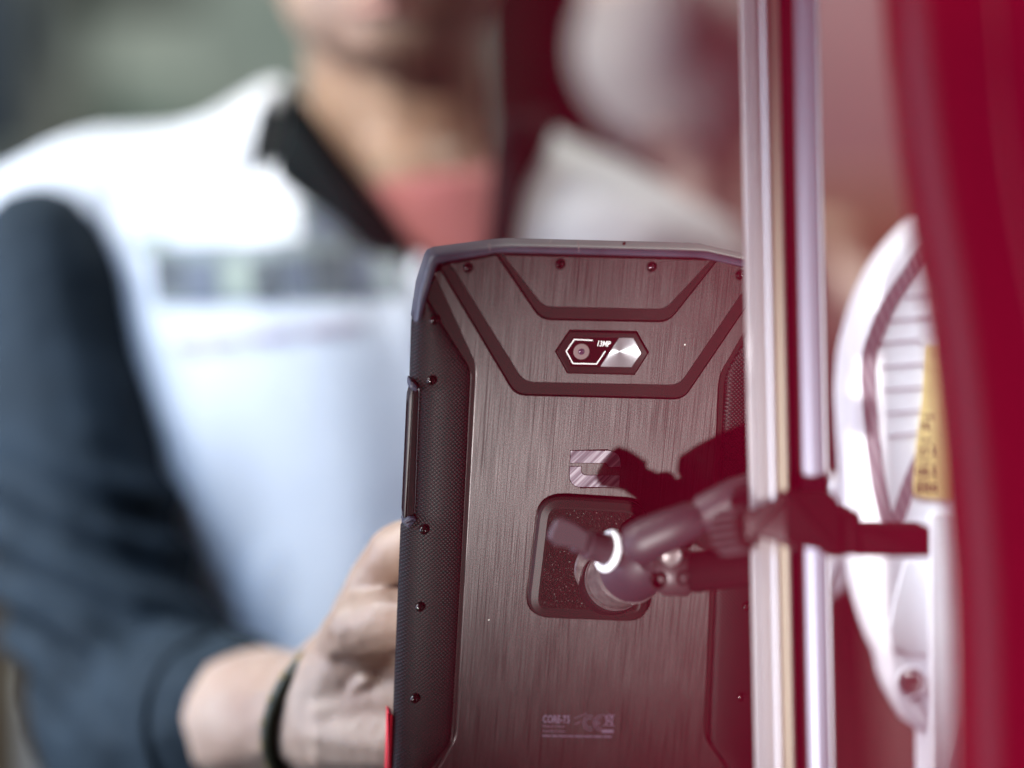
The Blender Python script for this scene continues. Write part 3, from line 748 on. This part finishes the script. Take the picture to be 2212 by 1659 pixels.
# tattoo strokes follow the skin as ink in its colour
m = MATS['skin']; t = NT(m)
old = t.b.inputs['Base Color'].links[0].from_socket
def ink(a, b, wd):
    tc = t.t.nodes.new('ShaderNodeTexCoord'); s_ = t.n('ShaderNodeVectorMath', operation='SUBTRACT')
    A_, B_ = a-man.location, b-man.location; s_.inputs[1].default_value = (A_+B_)/2; t.l(tc.outputs['Object'], s_.inputs[0])
    ax = (B_-A_); d_ = t.n('ShaderNodeVectorMath', operation='DOT_PRODUCT'); d_.inputs[1].default_value = ax.normalized(); t.l(s_.outputs[0], d_.inputs[0])
    ln = t.n('ShaderNodeVectorMath', operation='LENGTH'); t.l(s_.outputs[0], ln.inputs[0])
    al = d_.outputs['Value']
    pr = t.math('SQRT', t.math('MAXIMUM', t.math('SUBTRACT', t.math('MULTIPLY', ln.outputs['Value'], ln.outputs['Value']), t.math('MULTIPLY', al, al)), 0.0))
    k = t.math('MULTIPLY', t.math('LESS_THAN', pr, wd), t.math('LESS_THAN', t.math('ABSOLUTE', al), ax.length/2))
    return k
k = ink(V(652, 1546, .999), V(690, 1490, .995), .0042)
dots = t.math('GREATER_THAN', t.noise(t.coord(), 420, 1), .42)
mx = t.n('ShaderNodeMix', data_type='RGBA'); t.l(t.math('MULTIPLY', t.math('MULTIPLY', k, dots), .75), mx.inputs[0]); t.l(old, mx.inputs[6]); mx.inputs[7].default_value = (.14, .11, .09, 1)
t.l(mx.outputs[2], t.b.inputs['Base Color'])
# vest torso
rows = [(2300, 330, 1480, .115), (1700, 300, 1500, .118), (1200, 235, 1560, .122), (900, 190, 1600, .122), (700, 150, 1630, .118), (560, 110, 1640, .108), (480, 95, 1590, .100), (420, 95, 1480, .092),
        (370, 120, 1385, .085), (330, 190, 1290, .080), (300, 290, 1235, .076), (270, 385, 1195, .072), (235, 480, 1160, .068), (200, 540, 1130, .064), (172, 580, 1115, .060)]
bm = bmesh.new(); rings = []
for y, l_, r_, d_ in rows:
    d_ *= .87
    a, b = V(l_, y, TY), V(r_, y, TY); c_ = (a+b)/2; hw = (b-a).length/2; ring = []
    for k in range(64):
        an = 2*math.pi*k/64; cx, sx = math.cos(an), math.sin(an)
        ring.append(c_+Vector((hw*math.copysign(abs(cx)**.8, cx), d_*math.copysign(abs(sx)**.85, sx)+.01, 0)))
    rings.append(ring)
loft(bm, rings)
bmesh.ops.subdivide_edges(bm, edges=bm.edges[:], cuts=1, use_grid_fill=True, smooth=.6)
def inside(p, poly):
    c = False
    for i in range(len(poly)):
        (x0, y0), (x1, y1) = poly[i-1], poly[i]
        if (y0 > p[1]) != (y1 > p[1]) and p[0] < (x1-x0)*(p[1]-y0)/(y1-y0)+x0: c = not c
    return c
vee = [(612, 100), (625, 190), (650, 260), (740, 380), (830, 480), (905, 590), (985, 690), (1060, 600), (1085, 520), (1098, 400), (1160, 300), (1215, 250), (1230, 100)]
cut = []
for f in bm.faces:
    p = f.calc_center_median(); q = ((p.x-CAM.x)/p.y*FPX+1106, 829.5-(p.z-CAM.z)/p.y*FPX)
    if (p.y < TY+.03 and inside(q, vee)) or q[1] < 150 or (1030 < q[0] < 1165 and q[1] < 320): cut.append(f)
bmesh.ops.delete(bm, geom=cut, context='FACES')
bm.normal_update()
bmesh.ops.solidify(bm, geom=bm.faces[:], thickness=.004)
bm.normal_update()
for v in bm.verts: v.co += v.normal*(.005*noise.noise(v.co*9)+.0065*noise.noise(v.co*Vector((20, 20, 5)))+.0022*noise.noise(v.co*34))
vest = part('vest', bm, 'white_cloth', man, ang=180)
# shoulder cap and sleeve
bm = bmesh.new()
chain(bm, [V(420, 475, TY), V(200, 475, 1.29), V(70, 525, 1.28), V(-40, 640, 1.28)], [.053, .0475, .043, .035])
part('shoulder_cap', fuse(bm, .005, 8, .0025, 20), 'white_cloth', man, ang=180)
bm = bmesh.new()
chain(bm, [V(82, 548, 1.245), V(118, 780, 1.235), V(150, 1000, 1.225), V(218, 1280, 1.21), V(305, 1540, 1.18)], [.036, .0455, .0510, .0525, .0530])
chain(bm, [V(305, 1560, 1.18), V(380, 1585, 1.14), V(450, 1578, 1.115), V(485, 1568, 1.10)], [.0530, .0485, .0445, .0430])
sl = fuse(bm, .0035, 5)
sl.normal_update()
zc = V(0, 1270, 1.2).z; ce = V(485, 1568, 1.10)
for v in sl.verts:                       # folds gathered at the elbow and drawn round the arm
    c_ = v.co; amp = max(0.0, 1-((c_.z-zc)/.075)**2)
    w_ = noise.noise(c_*10)
    f_ = math.sin((c_.z*1.0+c_.x*.45)*205+4*w_)
    q_ = min(1.0, max(.15, ((c_-ce).length-.04)/.05))
    v.co += v.normal*q_*(.0045*noise.noise(Vector((c_.x*7, c_.y*7, c_.z*24)))+.0048*amp*f_+.0012*noise.noise(c_*45))
part('sleeve', sl, 'navy_cloth', man, ang=180)
# cuff hem
bm = bmesh.new()
ha = (V(485, 1568, 1.10)-V(380, 1585, 1.14)).normalized(); hu = (Vector((0, 0, 1))-ha*ha.z).normalized(); hv = ha.cross(hu); hc = V(492, 1567, 1.097)
sweep(bm, [hc+hu*(.0418*math.cos(a))+hv*(.0418*math.sin(a)) for a in [2*math.pi*k/48 for k in range(49)]], .0022, 8, caps=False)
part('cuff', bm, 'navy_cloth', man, ang=180)
# black inner collar, red shirt at the throat
def neck(name, pts, y0, y1, material, bev=.006, r=.01):
    bm = slab(pts, y0, y1, bev, r)
    part(name, bm, material, man, ang=60)
neck('inner_collar', [(612, 178), (652, 215), (722, 305), (802, 415), (876, 505), (926, 600), (908, 665), (840, 600), (740, 500), (645, 425), (578, 372), (612, 300)], 1.215, 1.262, 'black_cloth')
neck('inner_collar', [(1070, 250), (1140, 240), (1160, 290), (1112, 370), (1098, 540), (1040, 700), (985, 690), (1050, 540), (1062, 380)], 1.228, 1.262, 'black_cloth')
bm = bmesh.new(); nd_ = (V(905, 720, 1.335)-V(866, 395, 1.328)).normalized()
lathe(bm, V(866, 395, 1.322), nd_, [(.004, .0545), (-.001, .0555), (-.002, .0570), (.000, .0582), (.012, .0600), (.035, .0650), (.075, .0760), (.10, .084)], 48)
for v in bm.verts: v.co += Vector((1, 0, 0))*(.0012*noise.noise(v.co*40))
part('undershirt', bm, 'red_cloth', man, ang=180)
neck('collar_flap', [(600, 168), (618, 230), (610, 300), (575, 372), (640, 440), (600, 470), (480, 440), (430, 330), (470, 270), (540, 210)], 1.235, 1.30, 'white_cloth', .012, .02)
def spline3(p, n=6):
    a = spline([q[:2] for q in p], n); b = spline([(q[2], 0) for q in p], n); return [(x, y, z[0]) for (x, y), z in zip(a, b)]
# printing on the chest: thin patches that follow the cloth
from mathutils.bvhtree import BVHTree
vb = bmesh.new(); vb.from_mesh(vest.data); bmesh.ops.translate(vb, verts=vb.verts, vec=man.location); bvh = BVHTree.FromBMesh(vb); vb.free()
def chest(name, q, material, nx=10, ny=5, lift=.0018):
    bm = bmesh.new(); top, bot = [], []
    for j_ in range(ny+1):
        for i_ in range(nx+1):
            u, v = i_/nx, j_/ny
            a = Vector(q[0]).lerp(Vector(q[1]), u); b = Vector(q[3]).lerp(Vector(q[2]), u); p = a.lerp(b, v)
            d = (V(p.x, p.y, 1.0)-CAM).normalized(); h = bvh.ray_cast(CAM, d)[0] or V(p.x, p.y, 1.2)
            top.append(bm.verts.new(h-d*lift)); bot.append(bm.verts.new(h+d*.0005))
    W = nx+1
    for j_ in range(ny):
        for i_ in range(nx):
            k = j_*W+i_
            bm.faces.new((top[k], top[k+1], top[k+W+1], top[k+W])); bm.faces.new((bot[k], bot[k+W], bot[k+W+1], bot[k+1]))
    part(name, bm, material, vest, ang=180)
for x0, x1, y0, y1, m_ in ((322, 605, 532, 660, 'print_pale'), (606, 866, 520, 652, 'print_pale'), (640, 850, 440, 518, 'print_pale')):
    chest('chest_band', [(x0, y0), (x1, y0-6), (x1+4, y1-8), (x0+14, y1)], m_, 24, 10, .0010)
for x0, x1, y0, y1, m_ in ((292, 352, 508, 545, 'print_green'), (330, 392, 556, 640, 'print_dark'), (398, 462, 562, 655, 'print_grey'), (476, 540, 560, 640, 'print_green'), (548, 596, 560, 655, 'print_dark'),
                           (606, 668, 556, 640, 'print_grey'), (676, 742, 545, 640, 'print_dark'), (750, 800, 548, 640, 'print_grey'), (660, 730, 452, 520, 'print_grey'), (735, 800, 470, 540, 'print_dark')):
    sl_ = (x1-x0)*.04
    chest('chest_print', [(x0, y0+4), (x1, y0-sl_), (x1+6, y1-sl_), (x0+8, y1)], m_)
for x0, x1, y in ((375, 520, 742), (535, 640, 722), (655, 780, 708)):
    chest('chest_line', [(x0, y), (x1, y-14), (x1, y+2), (x0, y+18)], 'print_pink', 12, 2)

# rolled edge along the far side of the neckline
bm = bmesh.new(); sweep(bm, [V(a, b, c) for a, b, c in spline3([(1176, 262, 1.262), (1150, 318, 1.248), (1108, 400, 1.232), (1088, 500, 1.222), (1068, 590, 1.214), (1000, 700, 1.206)])], .0075, 14); part('collar_edge', bm, 'black_cloth', man, ang=180)

# bracelet
br = thing('bracelet', 'dark braided bracelet with brass beads round the bare wrist', 'bracelet', loc=V(628, 1540, 1.04))
axis = (wr-V(470, 1572, 1.11)).normalized(); u_ = (Vector((0, 0, 1))-axis*axis.z).normalized(); v_ = axis.cross(u_)
bc_ = V(742, 1547, 1.014)
ring = [bc_+u_*(.0326*math.cos(a))+v_*(.0326*math.sin(a))+axis*(.014*math.cos(a)+.004*math.sin(a*2+.5)) for a in [2*math.pi*k/72 for k in range(73)]]
bm = bmesh.new(); sweep(bm, ring, .0037, 10, caps=False); part('band', bm, 'bracelet_leather', br, ang=180)
for k in range(0, 72, 3):
    bm = bmesh.new(); ell(bm, ring[k]+(ring[k]-bc_).normalized()*.0028, (.0019,)*3, sub=1); part('bead', bm, 'bracelet_brass', br)
bm = bmesh.new(); c_ = V(612, 1560, 1.010); sweep(bm, [c_, V(601, 1610, 1.008), V(592, 1690, 1.012)], .0016, 8); part('tie_cord', bm, 'cord_brown', br)

# ================================================================== WOMAN BEHIND
WY = 1.6
wom = thing('person', 'person with dark hair and a pale face covering standing behind the shoulder', 'person', loc=V(1480, 1900, WY))
bm = bmesh.new()
ell(bm, V(1470, -120, WY), (.072, .086, .101)); ell(bm, V(1475, 110, WY-.018), (.063, .066, .066)); ell(bm, V(1480, 250, WY-.04), (.037, .033, .026))
ell(bm, V(1470, -20, WY-.097), (.011, .016, .019)); ell(bm, V(1420, -110, WY-.08), (.014, .011, .010)); ell(bm, V(1540, -110, WY-.08), (.014, .011, .010))
bone(bm, V(1490, 230, WY+.026), .044, V(1510, 620, WY+.035), .050)
chain(bm, [V(1150, 760, WY+.035), V(1510, 640, WY+.035), V(1870, 760, WY+.035)], [.05, .065, .05])
part('skin', fuse(bm, .005, 6), 'pale_skin', wom, ang=180)
bm = bmesh.new()
ell(bm, V(1490, 110, WY-.020), (.076, .069, .070)); ell(bm, V(1500, 225, WY-.036), (.055, .042, .033)); ell(bm, V(1475, 20, WY-.075), (.031, .040, .040))
part('face_covering', fuse(bm, .005, 6, .002, 20), 'mask_cloth', wom, ang=180)
for ex in (1375, 1565):
    bm = bmesh.new(); ell(bm, V(ex, -120, WY-.072), (.0115, .0105, .0075)); e_ = part('eye', bm, 'white_nylon', wom)
    bm = bmesh.new(); ell(bm, V(ex, -120, WY-.081), (.005, .003, .005)); part('iris', bm, 'dark_hair', e_)
bm = bmesh.new()
ell(bm, V(1465, -230, WY+.018), (.088, .101, .097))
for x0, x1, y1, r_ in ((1165, 1150, 420, .026), (1125, 1110, 560, .024), (1200, 1240, 280, .016), (1225, 1320, 360, .011), (1290, 1370, 400, .010)):
    chain(bm, [V(x0+60, -250, WY), V(x0, 60, WY-.01), V(x1, y1, WY-.02)], [.040, r_, r_*.8])
part('hair', fuse(bm, .005, 4, .0035, 28), 'dark_hair', wom, ang=180)
bm = bmesh.new()
chain(bm, [V(1130, 920, WY+.045), V(1490, 760, WY+.045), V(1850, 920, WY+.045)], [.09, .105, .09]); chain(bm, [V(1490, 760, WY+.045), V(1490, 1900, WY+.045)], [.12, .14])
part('top', fuse(bm, .010, 6, .0035, 14), 'dark_panel', wom, ang=180)

# ================================================================== BACKDROP
BY = 3.3
def wallbox(name, x0, x1, y0, y1, Y, depth, material, bev=.01):
    a, b = V(x0, y1, Y), V(x1, y0, Y); bm = bmesh.new()
    box(bm, (a.x, Y, a.z), (b.x, Y+depth, b.z), bev); return bm
o = part('wall', wallbox('wall', -3400, 5600, -2400, 3800, BY, .08, '', 0), 'wall_paint'); o['kind'] = 'structure'
def bgthing(name, label, cat, x0, x1, y0, y1, Y, depth, material, bev=.012):
    o = part(name, wallbox(name, x0, x1, y0, y1, Y, depth, material, bev), material); o['label'] = label; o['category'] = cat; return o
bgthing('display_panel', 'tall mauve panel standing behind the pole', 'panel', 1560, 2500, -500, 430, 3.0, .05, 'mauve_paint')
bgthing('cabinet', 'low tan wooden cabinet beneath the mauve panel', 'cabinet', 1600, 2500, 390, 800, 2.7, .28, 'tan_wood')
bgthing('counter', 'dark maroon counter front low between pole and white housing', 'counter', 1500, 2600, 790, 2300, 2.4, .3, 'dark_panel')
bgthing('carton', 'cream carton standing just right of the pole', 'carton', 1700, 1858, 490, 860, 2.35, .12, 'cream_paint', .03)
bgthing('pillar', 'slate blue pillar at the upper left edge', 'pillar', -180, 25, -400, 330, 3.0, .12, 'slate_panel')
bgthing('post', 'beige painted post near the upper left edge', 'post', 70, 150, -400, 360, 2.9, .08, 'cream_dull')
bgthing('poster', 'pale grey poster on the wall over the white shoulder', 'poster', 215, 410, 90, 290, 3.22, .02, 'pale_panel')
bgthing('hedge_screen', 'dark green screen just above the white shoulder', 'screen', 110, 420, 200, 480, 3.1, .04, 'green_panel')
bm = bmesh.new(); lathe(bm, V(285, -60, 2.9), (0, 0, -1), [(-.10, .02), (-.06, .05), (0, .085), (.03, .09), (.032, .08), (-.01, .06)], 28)
o = part('pendant_lamp', bm, 'lamp_dark'); o['label'] = 'dark pendant lamp shade at the upper left'; o['category'] = 'lamp'
bgthing('chair_back', 'tan wooden chair back at the lower left corner', 'chair', -140, 62, 1190, 1900, 2.1, .04, 'tan_wood', .015)
bgthing('white_table', 'white table front under the bent elbow', 'table', -100, 420, 1500, 1900, 2.4, .3, 'white_board')
